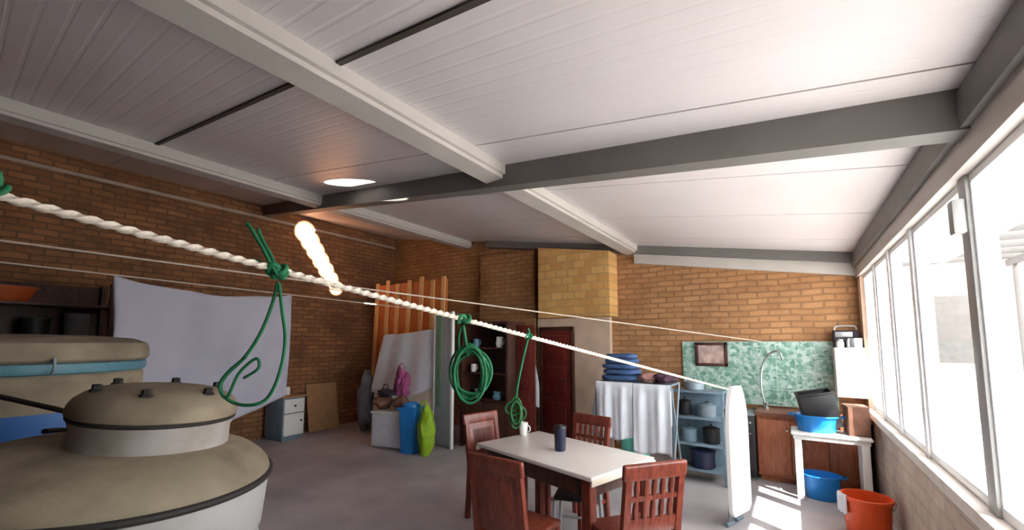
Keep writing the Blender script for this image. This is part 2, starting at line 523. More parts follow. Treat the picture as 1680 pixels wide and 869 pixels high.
# keep its head below the roof pitch
for v in bm.verts:
    if v.co.z > 2.5: v.co.z = ceil_z(v.co.x) - .13
struct('wall_back_block', bm, 'brick_sunlit', 'brick block projecting above the dark red door, sunlight painted into its colour', smooth=0)
bm = B(); box(bm, (-3.62, 6.2, 0), (-2.34, YB, 1.98), .004); struct('wall_back_plaster', bm, 'plaster', 'pinkish plastered wall below the projecting brick block', smooth=0)
# brick piers on the left part of the back wall
bm = B(); box(bm, (-4.85, 6.18, 0), (-3.66, YB, ceil_z(-4.2) - .2), .004); struct('wall_back_pier', bm, 'brick_back', smooth=0)
d = link('door_1', None); d.location = (-3.25, 6.18, 0); d['kind'] = 'structure'; d['label'] = 'dark red wooden door under the projecting brick block'
b = B(); box(b, (-3.5, 6.14, .01), (-2.98, 6.19, 1.78), .004); ob = obj('door_leaf', b, 'reddoor', d, world=True)
b = B()
for z0, z1 in ((.12, .62), (.72, 1.2), (1.3, 1.7)): box(b, (-3.43, 6.128, z0), (-3.06, 6.145, z1), .01)
obj('door_panel', b, 'reddoor', d, world=True)
b = B(); box(b, (-3.55, 6.13, 0), (-3.5, 6.2, 1.84), .004); box(b, (-2.98, 6.13, 0), (-2.93, 6.2, 1.84), .004); box(b, (-3.55, 6.13, 1.785), (-2.93, 6.2, 1.84), .004)
obj('door_frame', b, 'darkwood', d, world=True)
b = B(); tube(b, [(-3.04, 6.14, .98), (-3.04, 6.09, .98), (-3.14, 6.085, .98)], .011); obj('door_handle', b, 'chrome', d, world=True)

bm = B(); box(bm, (-1.31, 6.265, .8), (.4, YB, 1.6), .003); struct('trim_10', bm, 'tile', 'green mottled tile splashback on the back wall', smooth=0)

# ------------------------------------------------------------------ the big water tank in front
AX = V((.07, .059, 1)).normalized()
tr = AX.to_track_quat('Z', 'Y').to_euler()
HB = 1.0                                    # height of the rim over the tank's foot
base = V((-2.488, .619, 1.023)) - AX * (HB - .0)
T = thing('water_tank', 'large pale water tank with dusty beige top and bolted lid, nearest the camera', 'water tank', tuple(base), rot=tuple(tr))
b = B(); lathe(b, [(0, 0), (.54, 0), (.565, .02), (.575, .3), (.565, .32), (.565, .36), (.575, .38), (.578, .68), (.568, .7), (.568, .74), (.578, .76), (.582, .98), (.57, .985), (.3, .985), (0, .985)], seg=80)
obj('tank_body', b, 'tankbody', T)
b = B(); lathe(b, [(.578, .98), (.592, .985), (.598, .997), (.596, 1.008), (.585, 1.013), (.57, 1.01)], seg=80); obj('rim_band', b, 'rubber', T)
b = B(); lathe(b, [(.58, 1.0), (.582, 1.008), (.573, 1.032), (.55, 1.06), (.51, 1.088), (.455, 1.11), (.4, 1.124), (.33, 1.133), (.2, 1.136), (0, 1.136)], seg=80); obj('shoulder', b, 'tankdust', T)
Lc = Matrix.LocRotScale(base, tr, None).inverted() @ V((-2.467, .742, 1.275))      # lid centre in the tank's own frame
LM = Matrix.Translation((Lc.x, Lc.y, Lc.z - 1.255))
b = B(); lathe(b, [(.29, 1.05), (.288, 1.12), (.286, 1.2), (.293, 1.218), (.295, 1.235), (.27, 1.24), (0, 1.24)], seg=72, mtx=LM); obj('neck', b, 'tankgrey', T)
b = B(); lathe(b, [(.29, 1.236), (.3, 1.237), (.304, 1.243), (.304, 1.25), (.298, 1.255), (.29, 1.257)], seg=72, mtx=LM); obj('gasket', b, 'rubber', T)
b = B(); lathe(b, [(.3, 1.253), (.307, 1.258), (.309, 1.272), (.305, 1.295), (.29, 1.322), (.262, 1.345), (.21, 1.366), (.11, 1.378), (0, 1.381)], seg=72, mtx=LM)
lid = obj('lid', b, 'tankdust', T)
for k in range(6):
    a = 2 * PI * k / 6 + .35; r = .225
    b = B(); lathe(b, [(0, .032), (.014, .032), (.018, .028), (.018, .012), (.025, .009), (.025, 0), (0, 0)], (r * math.cos(a), r * math.sin(a), 1.356), seg=6, mtx=LM); obj('bolt', b, 'rubber', lid)

# hose lying round the tank and over to the left
b = B()
pw = []
def tk(r, ang, z): return Matrix.LocRotScale(base, tr, None) @ V((r * math.cos(ang), r * math.sin(ang), z))
pth = [tk(.4, 1.35, 1.138), tk(.47, 1.15, 1.12), tk(.53, .95, 1.09), tk(.587, .75, 1.04), tk(.612, .55, 1.0), tk(.615, .3, .93), tk(.612, .15, .8)]
tube(b, smooth_path(pth, 8), .012)
tag(obj('black_hose', b, 'rubber'), 'short black hose draped over the shoulder of the nearest tank', 'hose')
b = B()
pth = [(-2.77, .66, 1.2), (-2.81, .56, 1.25), (-2.95, .42, 1.31), (-3.15, .27, 1.36), (-3.4, .05, 1.38), (-3.6, -.25, 1.2), (-3.7, -.5, .6), (-3.75, -.6, .015)]
tube(b, smooth_path(pth, 8), .012)
tag(obj('black_cable', b, 'rubber'), 'black cable running left from behind the tank lid', 'cable')

# second tank, blue, behind at the left
T2 = thing('water_tank', 'blue water tank with dusty beige cap, behind the nearest tank at far left', 'water tank', (-4.6, .54, 0))
b = B(); lathe(b, [(0, 0), (.66, 0), (.68, .02), (.69, .4), (.68, .42), (.68, .46), (.69, .48), (.69, .8), (.68, .82), (.68, .86), (.69, .88), (.69, 1.15), (0, 1.15)], seg=72); obj('tank_body', b, 'tankblue', T2)
b = B(); lathe(b, [(.693, 1.15), (.696, 1.165), (.694, 1.37), (.67, 1.4), (0, 1.4)], seg=72); obj('shoulder', b, 'tankdust', T2)
b = B(); lathe(b, [(.68, 1.385), (.705, 1.395), (.712, 1.42), (.706, 1.455), (.68, 1.465), (0, 1.465)], seg=72); obj('rim_band', b, 'teal', T2)
b = B(); lathe(b, [(.69, 1.46), (.71, 1.466), (.724, 1.48), (.724, 1.54), (.705, 1.59), (.62, 1.625), (.4, 1.645), (0, 1.655)], seg=72); ld = obj('lid', b, 'tankdust', T2)
b = B(); tube(b, smooth_path([(.715, .07, 1.47), (.755, .075, 1.49), (.76, .075, 1.43), (.735, .07, 1.4)], 6), .008); obj('latch_hook', b, 'greymetal', ld)

# ------------------------------------------------------------------ dining table
TR = math.radians(-15.5)
t = thing('dining_table', 'white-topped dining table with dark red wooden legs', 'table', (-1.59, 3.06, 0), TR)
hx, hy = .61, .37
b = B(); box(b, (-hx, -hy, .718), (hx, hy, .748), .008, 3); obj('tabletop', b, 'whitetop', t)
b = B()
for x in (-hx, hx):
    b = B(); box(b, (x - .008, -hy - .002, .69), (x + .008, hy + .002, .728), .004); obj('edge_band', b, 'cream', t)
b = B()
for y in (-hy + .05, hy - .05): box(b, (-hx + .06, y - .012, .6), (hx - .06, y + .012, .72), .004)
for x in (-hx + .06, hx - .06): box(b, (x - .012, -hy + .05, .6), (x + .012, hy - .05, .72), .004)
obj('apron', b, 'darkwood', t)
for sx in (-1, 1):
    for sy in (-1, 1):
        b = B(); x, y = sx * (hx - .065), sy * (hy - .055)
        box(b, (x - .036, y - .036, 0), (x + .036, y + .036, .719), .008)
        obj('leg', b, 'mahogany', t)

# ------------------------------------------------------------------ wooden chairs
def make_chair(label, loc, rz, style='slats', group=None):
    """chair faces local +y, back at local y=0"""
    t = thing('dining_chair', label, 'chair', loc, rz, group)
    w = .2
    b = B(); box(b, (-w, .02, .425), (w, .42, .46), .014, 3); obj('seat', b, 'mahogany', t)
    b = B()
    for x in (-w + .025, w - .025): box(b, (x - .011, .05, .365), (x + .011, .39, .427), .004)
    for y in (.055, .385): box(b, (-w + .03, y - .011, .365), (w - .03, y + .011, .427), .004)
    obj('seat_rail', b, 'mahogany', t)
    for x in (-w + .024, w - .024):
        b = B()
        pr = [(.0, 0), (.03, .4), (.03, .46), (-.005, .7), (-.04, .9)]
        n = 0
        A = []
        for y, z in pr:
            h = .02
            A.append([b.verts.new((x - h, y - .018, z)), b.verts.new((x + h, y - .018, z)), b.verts.new((x + h, y + .018, z)), b.verts.new((x - h, y + .018, z))])
        for p, q in zip(A, A[1:]):
            for k in range(4): b.faces.new((p[k], p[(k + 1) % 4], q[(k + 1) % 4], q[k]))
        b.faces.new(A[0][::-1]); b.faces.new(A[-1])
        obj('leg', b, 'mahogany', t)
        b = B(); box(b, (x - .02, .37, 0), (x + .02, .41, .43), .006); obj('leg', b, 'mahogany', t)
    def yb(z): return .03 - .07 * max(0, (z - .46)) / .44
    # top rail, lower rail
    b = B(); m = Matrix.Translation((0, yb(.87), .87)) @ Matrix.Rotation(.14, 4, 'X')
    box(b, (-w - .012, -.017, -.045), (w + .012, .017, .05), .014, 3, m); obj('top_rail', b, 'mahogany', t)
    if style == 'slats':
        b = B(); m = Matrix.Translation((0, yb(.56), .56)) @ Matrix.Rotation(.14, 4, 'X')
        box(b, (-w + .03, -.012, -.045), (w - .03, .012, .045), .006, 2, m); obj('lower_rail', b, 'mahogany', t)
        b = B(); m = Matrix.Translation((0, yb(.72), .72)) @ Matrix.Rotation(.14, 4, 'X')
        box(b, (-w + .03, -.009, -.015), (w - .03, .009, .015), .004, 2, m); obj('middle_rail', b, 'mahogany', t)
        for k in range(5):
            x = -.115 + k * .0575
            b = B(); tube(b, [(x, yb(.58), .58), (x, yb(.65), .65), (x, yb(.72), .72), (x, yb(.78), .78), (x, yb(.84), .84)], .0125, 8, rf=lambda s: 1 + .4 * math.sin(s * 2 * PI) ** 2)
            obj('spindle', b, 'mahogany', t)
    else:
        b = B(); m = Matrix.Translation((0, yb(.66), .66)) @ Matrix.Rotation(.14, 4, 'X')
        box(b, (-w + .03, -.01, -.2), (w - .03, .01, .19), .006, 2, m)
        box(b, (-w + .075, -.018, -.13), (w - .075, .01, .13), .012, 2, m)
        obj('back_panel', b, 'mahogany', t)
    b = B()
    for x in (-w + .024, w - .024): box(b, (x - .009, .02, .19), (x + .009, .39, .22), .003)
    box(b, (-w + .03, .2, .195), (w - .03, .218, .215), .003)
    obj('stretcher', b, 'mahogany', t)
    return t
make_chair('solid-backed red-brown wooden chair at the near long side of the white table', (-1.52, 2.12, 0), math.radians(-2), 'panel')
make_chair('spindle-backed red-brown wooden chair at the right end of the white table', (-.72, 2.52, 0), math.radians(52), 'slats')
make_chair('red-brown wooden chair on the far side of the table, beside the black tumbler', (-1.62, 3.72, 0), math.radians(168), 'slats')
make_chair('red-brown wooden chair at the left end of the table, before the dark dresser', (-2.52, 3.27, 0), math.radians(-103), 'panel')

# metal stool under the table
s = thing('stool', 'silver-legged stool with black seat pushed under the white table', 'stool', (-1.42, 3.02, 0), .3)
b = B(); box(b, (-.16, -.15, .44), (.16, .15, .475), .02, 3); obj('seat', b, 'black', s)
for sx in (-1, 1):
    for sy in (-1, 1):
        b = B(); tube(b, [(sx * .15, sy * .14, .44), (sx * .17, sy * .16, 0)], .013); obj('leg', b, 'silver', s)
b = B(); 
for sx in (-1, 1): tube(b, [(sx * .163, -.152, .16), (sx * .163, .152, .16)], .009)
for sy in (-1, 1): tube(b, [(-.16, sy * .15, .22), (.16, sy * .15, .22)], .009)
obj('stretcher', b, 'silver', s)

# tumbler and cup on the table
c = thing('tumbler', 'tall dark navy tumbler standing on the white table', 'tumbler', (-1.57, 3.03, .749))
b = B(); lathe(b, [(0, 0), (.038, 0), (.041, .004), (.043, .02), (.047, .17), (.048, .175), (.044, .175), (.04, .02), (0, .016)], seg=32); obj('cup_body', b, 'navy', c)
b = B(); lathe(b, [(.0435, .165), (.05, .17), (.05, .185), (.046, .192), (.02, .194), (.018, .2), (0, .2)], seg=32); obj('lid', b, 'black', c)
c = thing('mug', 'white mug near the far left corner of the white table', 'mug', (-2.1, 3.33, .749))
b = B(); lathe(b, [(0, 0), (.03, 0), (.036, .008), (.042, .11), (.04, .115), (.036, .11), (.032, .012), (0, .01)], seg=32); obj('cup_body', b, 'whitepl', c)
b = B(); tube(b, smooth_path([(.039, 0, .09), (.065, 0, .085), (.07, 0, .05), (.036, 0, .025)], 6), .006); obj('handle', b, 'whitepl', c)

# ------------------------------------------------------------------ ironing board stood on end
s = thing('ironing_board', 'white folded ironing board standing on end by the window side', 'ironing board', (-.47, 4.32, 0), math.radians(72))
def ib(u):   # half width along height
    z = u
    return .19 if z < .75 else .19 * math.sqrt(max(.05, 1 - ((z - .75) / .5) ** 2 * .8))
b = B(); pr = []
N_ = 26
for k in range(N_ + 1):
    z = .1 + 1.1 * k / N_
    h = .185
    if z < .16: h = .185 - .05 * ((.16 - z) / .06) ** 2
    if z > .8: h = .185 * math.sqrt(max(0, 1 - ((z - .8) / .42) ** 2)) * .85 + .028
    pr.append((z, h))
A = []
for z, h in pr:
    A.append([b.verts.new((-h, -.022, z)), b.verts.new((h, -.022, z)), b.verts.new((h, .012, z)), b.verts.new((-h, .012, z))])
for p, q in zip(A, A[1:]):
    for k in range(4): b.faces.new((p[k], p[(k + 1) % 4], q[(k + 1) % 4], q[k]))
b.faces.new(A[0][::-1]); b.faces.new(A[-1])
o = obj('board', b, 'whitepl', s)
for sx, tilt in ((-.1, .05), (.08, -.05)):
    b = B(); tube(b, smooth_path([(sx, .045, 1.0), (sx + tilt, .05, .5), (sx, .05, .03)], 6), .012); l = obj('leg', b, 'greymetal', s)
    b = B(); tube(b, [(sx - .06, .05, .018), (sx + .06, .05, .018)], .018); obj('foot', b, 'bluegrey', l)
b = B(); box(b, (-.12, .012, .55), (.12, .04, .62), .004); obj('bracket', b, 'greymetal', s)
b = B(); box(b, (-.12, .012, .9), (.12, .04, .94), .004); obj('bracket', b, 'greymetal', s)

# ------------------------------------------------------------------ drying rack with towels
R = thing('drying_rack', 'grey metal drying rack holding two white towels', 'rack', (-1.56, 5.0, 0))
b = B()
for y in (-.2, .2):
    tube(b, [(-.42, y, 1.12), (.42, y, 1.12)], .012)
for x in (-.42, .42): tube(b, [(x, -.2, 1.12), (x, .2, 1.12)], .012)
for k in range(6): tube(b, [(-.42, -.14 + k * .056, 1.12), (.42, -.14 + k * .056, 1.12)], .004, 6)
obj('top_frame', b, 'greymetal', R)
for x in (-.42, .42):
    for y in (-1, 1):
        b = B(); tube(b, [(x, y * .2, 1.12), (x, -y * .26, .012)], .012); obj('leg', b, 'greymetal', R)
b = B(); 
for z in (.76,):
    for y in (-.045, .045): tube(b, [(-.42, y, z), (.42, y, z)], .008)
obj('brace', b, 'greymetal', R)

def hang_cloth(x0, x1, y, ztop, zf, zb, waves, amp, seed, dy=.015, flare=0):
    """cloth folded over a bar running along x: front length to zf, back to zb"""
    b = B(); Lf, Lb = ztop - zf, ztop - zb; tot = Lf + Lb
    def f(u, v):
        d = v * tot
        sgn = -1 if d < Lf else 1
        dep = (Lf - d) if d < Lf else (d - Lf)
        x = x0 + (x1 - x0) * u
        k = min(1, dep / .25)
        if flare: x += (u - .5) * flare * dep
        yy = y + sgn * dy * (1 - math.exp(-dep / .02)) + amp * k * math.sin(u * waves * 2 * PI + seed + dep * 1.5) + .4 * amp * k * math.sin(u * waves * 4.3 * PI + seed * 2)
        zz = ztop - dep + (.02 * math.sin(u * 7 + seed) * k if dep > .1 else 0)
        return (x, yy, zz)
    grid(b, f, 56, 40)
    return b
o = tag(obj('towel', hang_cloth(-1.99, -1.55, 4.79, 1.137, .5, .7, 2.2, .02, 1, .02, 0), 'whitecloth', thick=.006), 'white towel over the left half of the drying rack', 'towel', 'towels on the drying rack')
o = tag(obj('towel', hang_cloth(-1.545, -1.14, 4.79, 1.137, .38, .7, 1.8, .022, 3, .02, 0), 'whitecloth', thick=.006), 'white towel over the right half of the drying rack, hanging lower', 'towel', 'towels on the drying rack')
# clothes on top
b = B()
for k, (s_, z) in enumerate(((.23, .05), (.225, .1), (.21, .05), (.19, .08))):
    pass
b = B(); zz = 1.135
for k in range(5):
    h = .075 - k * .004; w = .22 - k * .012; ox = .012 * math.sin(k * 2.3)
    t_ = bmesh.new(); bmesh.ops.create_cube(t_, size=1)
    bmesh.ops.subdivide_edges(t_, edges=t_.edges, cuts=5, use_grid_fill=True)
    from mathutils import noise
    for v in t_.verts:
        p = v.co * 2
        l = (abs(p.x) ** 4 + abs(p.y) ** 4 + abs(p.z) ** 4) ** .25
        p = p / max(l, .001)
        n = noise.noise(p * 2 + V((k * 5, 0, 0)))
        v.co = V((-1.75 + ox + p.x * w * (1 + .06 * n), 5.0 + p.y * .17 * (1 + .06 * n), zz + h / 2 + p.z * h * .5 * (1 + .25 * n)))
    merge(b, t_); zz += h * .95
tag(obj('folded_jeans', b, 'denim'), 'pile of blue denim clothes on top of the drying rack', 'clothes')
b = B(); blob(b, (-1.42, 4.98, 1.18), (.14, .14, .055), 4, .2, flat=1.134); tag(obj('garment', b, 'pinkcloth'), 'crumpled pinkish garment on the drying rack beside the blue denim', 'clothes')
b = B(); blob(b, (-1.25, 4.95, 1.19), (.12, .15, .06), 9, .25, flat=1.134); tag(obj('garment', b, 'plumcloth'), 'dark plum garment at the right end of the drying rack', 'clothes')
# grey cloth hanging on the rack's left end
b = B()
def f(u, v):
    d = v * .62
    return (-2.03 - .16 * (1 - math.exp(-d)) + .02 * math.sin(u * 9), 4.84 + .3 * u, 1.12 - d * 1.0 - .12 * math.sin(u * PI) * v)
b = B()
def f(u, v):
    dep = abs(v - .18) * .9
    sgn = -1 if v > .18 else 1
    return (-1.982 + sgn * .018 + (-.14 * dep if sgn < 0 else 0) + .014 * math.sin(u * 14) * min(1, dep * 4), 4.83 + .32 * u - .05 * dep, 1.137 - dep)
grid(b, f, 24, 30); tag(obj('grey_cloth', b, 'greycloth', thick=.006), 'grey cloth hanging over the left end of the drying rack', 'cloth')
# mint bucket under the rack
def bucket(name, label, cat, m, loc, r0, r1, h, handle='greymetal', group=None):
    t = thing(name, label, cat, loc, 0, group)
    b = B(); th = .006
    lathe(b, [(0, 0), (r0 - .008, 0), (r0, .008), (r1 - .004, h - .03), (r1 + .008, h - .028), (r1 + .008, h - .004), (r1 + .003, h), (r1 - th, h), (r1 - th - .004, h - .03), (r0 - th, .012), (0, .01)], seg=48)
    obj('bucket_body', b, m, t)
    b = B(); n = 20
    tube(b, [((r1 + .012) * math.cos(PI * k / n), -.1 * math.sin(PI * k / n) - .02, h - .02 - (r1 * .55) * math.sin(PI * k / n)) for k in range(n + 1)], .004, 6)
    obj('handle', b, handle, t)
    return t
bucket('bucket', 'mint green plastic bucket on the floor under the drying rack', 'bucket', 'mint', (-1.6, 4.98, 0), .13, .17, .5)
bucket('bucket', 'orange plastic bucket by the right wall under the windows', 'bucket', 'orangepl', (.43, 4.63, 0), .14, .17, .33)
b = B()
def f(u, v):
    a = PI * (1.02 + .2 * u); d = v * .24 - .09
    r = .183 + .012 * math.sin(u * 16) * (1 if d > 0 else .3)
    if d < 0: r = .166 + d * .1
    return (.43 + r * math.cos(a), 4.63 + r * math.sin(a), .338 - abs(d) + (.006 if abs(d) < .02 else 0))
grid(b, f, 20, 16); tag(obj('rag', b, 'whitecloth', thick=.004), 'white rag draped over the rim of the orange bucket', 'rag')

# ------------------------------------------------------------------ blue-grey metal shelf unit beside the rack
S = thing('shelf_unit', 'blue-grey metal shelf unit left of the ironing board', 'shelf', (-.97, 5.45, 0))
for x in (-.27, .27):
    for y in (-.15, .15):
        b = B(); box(b, (x - .014, y - .014, 0), (x + .014, y + .014, 1.04), .003); obj('post', b, 'bluegrey', S)
for z in (.14, .42, .72, 1.02):
    b = B(); box(b, (-.275, -.16, z - .015), (.275, .16, z + .01), .004); obj('shelf', b, 'bluegrey', S)
b = B(); box(b, (-.27, .145, .1), (.27, .155, 1.0)); obj('back_panel', b, 'bluegrey', S)
for x, z, r, h, m, lb in ((-.16, .731, .07, .17, 'black', 'black pot on the third shelf of the blue-grey unit, left'), (.08, .731, .1, .14, 'greymetal', 'grey pot on the third shelf of the blue-grey unit, right'),
                      (-.13, .431, .09, .15, 'bluegrey', 'blue-grey pot on the second shelf of the metal unit'), (.12, .431, .09, .18, 'black', 'black pot on the second shelf of the blue-grey unit'),
                      (.02, .151, .13, .2, 'navy', 'wide navy pot on the lowest shelf of the metal unit'),(-.05, 1.031, .11, .1, 'greymetal', 'low grey pan on top of the blue-grey metal unit')):
    q = thing('pot', lb, 'pot', (-.97 + x, 5.43, z), 0, 'pots on the blue-grey shelf unit')
    b = B(); lathe(b, [(0, 0), (r * .92, 0), (r, .012), (r, h - .02), (r + .006, h - .016), (r + .006, h - .01), (r * .6, h + .008), (0, h + .012)], seg=32); obj('pot_body', b, m, q)
    b = B(); lathe(b, [(0, 0), (.008, 0), (.008, .01), (.016, .016), (.014, .024), (0, .026)], (0, 0, h + .011), seg=16); obj('knob', b, 'black', q)
# cooker
k_ = thing('cooker', 'dark freestanding cooker between the shelf unit and the brown cabinet', 'cooker', (-.56, 6.0, 0))
b = B(); box(b, (-.13, -.24, .04), (.13, .25, .73), .01); obj('cooker_body', b, 'black', k_)
b = B(); box(b, (-.11, -.262, .14), (.11, -.24, .56), .008); dr = obj('oven_door', b, 'darkbag', k_)
b = B(); tube(b, [(-.09, -.262, .53), (-.09, -.285, .53), (.09, -.285, .53), (.09, -.262, .53)], .008); obj('handle', b, 'chrome', dr)
for i in range(4):
    b = B(); lathe(b, [(0, 0), (.014, 0), (.012, .02), (0, .02)], seg=16, mtx=Matrix.Translation((-.08 + i * .053, -.24, .65)) @ Matrix.Rotation(PI / 2, 4, 'X')); obj('knob', b, 'silver', k_)
b = B(); box(b, (-.13, -.24, .731), (.13, .25, .745), .004); obj('hob', b, 'greymetal', k_)
# kitchen base cabinet and worktop
K = thing('base_cabinet', 'brown wooden base cabinet under the worktop behind the white table', 'cabinet', (-.0, 6.03, 0))
b = B(); box(b, (-.42, -.22, .06), (.6, .26, .735), .005); box(b, (-.4, -.18, 0), (.58, .25, .06)); obj('cabinet_body', b, 'terracotta', K)
for i, (x0, x1) in enumerate(((-.41, -.09), (-.08, .25), (.26, .59))):
    b = B(); box(b, (x0, -.24, .09), (x1, -.221, .7), .006); dd = obj('door', b, 'terracotta', K)
    b = B(); box(b, (x0 + .05, -.246, .15), (x1 - .05, -.238, .64), .006); obj('door_panel', b, 'terracotta', dd)
    b = B(); lathe(b, [(0, 0), (.007, 0), (.007, .012), (.014, .018), (.012, .028), (0, .03)], seg=16, mtx=Matrix.Translation((x1 - .03, -.24, .6)) @ Matrix.Rotation(PI / 2, 4, 'X')); obj('knob', b, 'chrome', dd)
b = B(); box(b, (-.43, 5.78, .736), (.64, 6.265, .78), .008, 3); tag(obj('worktop', b, 'worktop'), 'reddish brown kitchen worktop below the green tiles', 'worktop')
# gooseneck tap
q = thing('tap', 'tall pale gooseneck tap against the green tiles', 'tap', (-.33, 6.15, .78))
b = B(); tube(b, smooth_path([(0, 0, 0), (-.04, .02, .25), (-.02, .03, .5), (.06, .02, .66), (.16, -.02, .7), (.2, -.04, .6)], 8), .013); obj('spout', b, 'chrome', q)
b = B(); lathe(b, [(0, 0), (.035, 0), (.035, .02), (.02, .03), (.02, .07), (0, .07)], seg=24); obj('base', b, 'chrome', q)
b = B(); tube(b, [(.02, -.01, .055), (.08, -.03, .075)], .007); obj('lever', b, 'chrome', q)
# small framed picture on the tiles
q = thing('picture', 'small brown-framed picture hung on the green tiles', 'picture', (-.94, 6.25, 1.43))
b = B()
for a_, c_ in (((-.2, -.02, -.16), (.2, .013, -.12)), ((-.2, -.02, .12), (.2, .013, .16)), ((-.2, -.02, -.16), (-.16, .013, .16)), ((.16, -.02, -.16), (.2, .013, .16))): box(b, a_, c_, .006)
obj('frame', b, 'darkwood', q)
b = B(); box(b, (-.165, -.004, -.125), (.165, .012, .125)); obj('canvas', b, mat('canvas', (176, 150, 142), .8, var=.45, scale=11), q, smooth=0)

# white plastic table, basins, crate
P = thing('side_table', 'white plastic table by the right wall carrying the blue basin', 'table', (.25, 5.5, 0))
b = B(); box(b, (-.33, -.2, .64), (.33, .2, .67), .012, 3); box(b, (-.31, -.185, .6), (.31, .185, .642), .008); obj('tabletop', b, 'whitepl', P)
for sx in (-1, 1):
    for sy in (-1, 1):
        b = B(); x, y = sx * .27, sy * .155
        box(b, (x - .032, y - .028, 0), (x + .032, y + .028, .61), .01); obj('leg', b, 'whitepl', P)
def basin(label, loc, rx, ry, h):
    t = thing('basin', label, 'basin', loc, 0, 'blue basins at the white plastic table')
    b = B(); lathe(b, [(0, 0), (.78, 0), (.82, .015), (.97, h - .02), (1.04, h - .015), (1.05, h - .004), (1.03, h), (.96, h), (.93, h - .02), (.8, .025), (0, .012)], seg=56, sx=rx, sy=ry); obj('basin_body', b, 'bluepl', t)
    for s_ in (-1, 1):
        b = B(); tube(b, smooth_path([(s_ * rx * 1.02, -.06, h - .012), (s_ * (rx * 1.02 + .035), -.03, h - .01), (s_ * (rx * 1.02 + .035), .03, h - .01), (s_ * rx * 1.02, .06, h - .012)], 5), .008); obj('handle', b, 'bluepl', t)
    return t
basin('blue plastic basin on top of the white plastic table', (.15, 5.5, .671), .2, .17, .17)
basin('blue plastic basin on the floor under the white plastic table', (.16, 5.5, 0), .17, .15, .24)
q = thing('crate', 'black plastic crate tilted in the blue basin on the white table', 'crate', (.21, 5.52, .725), rot=(.12, -.22, .1))
b = B(); w, d_, h = .15, .1, .36
for x in (-w, w): box(b, (x - .006, -d_, 0), (x + .006, d_, h), .003)
for y in (-d_, d_): box(b, (-w, y - .006, 0), (w, y + .006, h), .003)
box(b, (-w, -d_, 0), (w, d_, .012), .003)
obj('crate_body', b, 'black', q)
b = B()
for y in (-d_, d_): box(b, (-w - .012, y - .012, h - .02), (w + .012, y + .012, h + .004), .005)
for x in (-w, w): box(b, (x - .012, -d_, h - .02), (x + .012, d_, h + .004), .005)
obj('rim', b, 'black', q)
q = thing('carton', 'brown carton standing on the white plastic table by the window wall', 'box', (.48, 5.53, .671), .1)
b = B(); box(b, (-.085, -.13, 0), (.085, .13, .28), .004); obj('box_body', b, 'brownbag', q)
b = B(); box(b, (-.09, -.13, .281), (-.003, .13, .285)); box(b, (.003, -.13, .281), (.09, .13, .285)); obj('flap', b, 'brownbag', q)

# white wall cabinet with pans on it
W = thing('wall_cabinet', 'white sunlit wall cabinet in the corner beside the windows', 'cabinet', (.5, 6.14, .98))
b = B(); box(b, (-.13, -.14, 0), (.145, .16, .55), .006); obj('cabinet_body', b, 'whitepl', W)
b = B(); box(b, (-.128, -.16, .004), (.143, -.141, .546), .006); dd = obj('door', b, 'whitepl', W)
b = B(); tube(b, [(-.1, -.16, .2), (-.1, -.185, .2), (-.1, -.185, .3), (-.1, -.16, .3)], .005); obj('handle', b, 'chrome', dd)
q = thing('saucepan', 'silver saucepan on top of the white wall cabinet', 'saucepan', (.56, 6.1, 1.531))
b = B(); lathe(b, [(0, 0), (.068, 0), (.075, .008), (.077, .1), (.08, .105), (.072, .104), (.07, .012), (0, .01)], seg=32); obj('pan_body', b, 'chrome', q)
b = B(); tube(b, [(-.07, -.03, .09), (-.15, -.075, .1)], .009); obj('handle', b, 'black', q)
q = thing('radio', 'dark box radio behind the saucepan on the white wall cabinet', 'radio', (.5, 6.22, 1.531))
b = B(); box(b, (-.12, -.035, 0), (.12, .05, .2), .012, 3); obj('case', b, 'darkbag', q)
b = B(); box(b, (-.1, -.042, .12), (.06, -.034, .18), .004); obj('dial', b, 'silver', q)
b = B(); tube(b, smooth_path([(-.1, 0, .2), (-.08, 0, .245), (.08, 0, .245), (.1, 0, .2)], 5), .008); obj('handle', b, 'silver', q)
q = thing('jar', 'white jar at the left front of the white wall cabinet top', 'jar', (.43, 6.05, 1.531))
b = B(); lathe(b, [(0, 0), (.034, 0), (.037, .006), (.037, .06), (.028, .075), (0, .075)], seg=24); obj('jar_body', b, 'whitepl', q)
b = B(); lathe(b, [(.03, .07), (.032, .074), (.032, .092), (0, .094)], seg=24); obj('lid', b, 'silver', q)

# ------------------------------------------------------------------ back left clutter
# dresser
H = thing('dresser', 'tall dark wooden dresser with open shelves behind the dining table', 'dresser', (-3.9, 5.3, 0))
b = B()
box(b, (-.47, -.22, 0), (-.43, .25, 1.86), .004); box(b, (.39, -.22, 0), (.43, .25, 1.86), .004); box(b, (-.47, .23, 0), (.43, .25, 1.86), .003); box(b, (-.49, -.24, 1.86), (.45, .26, 1.9), .008)
obj('carcass', b, 'darkwood', H)
for z in (.72, 1.12, 1.5):
    b = B(); box(b, (-.43, -.2, z - .012), (.39, .23, z + .012), .003); obj('shelf', b, 'darkwood', H)
for x0, x1 in ((-.43, -.025), (-.015, .39)):
    b = B(); box(b, (x0, -.225, .06), (x1, -.2, .7), .006); dd = obj('door', b, 'darkwood', H)
    b = B(); lathe(b, [(0, 0), (.008, 0), (.014, .016), (0, .024)], seg=14, mtx=Matrix.Translation(((x1 - .03) if x0 < -.1 else (x0 + .03), -.225, .5)) @ Matrix.Rotation(PI / 2, 4, 'X')); obj('knob', b, 'silver', dd)
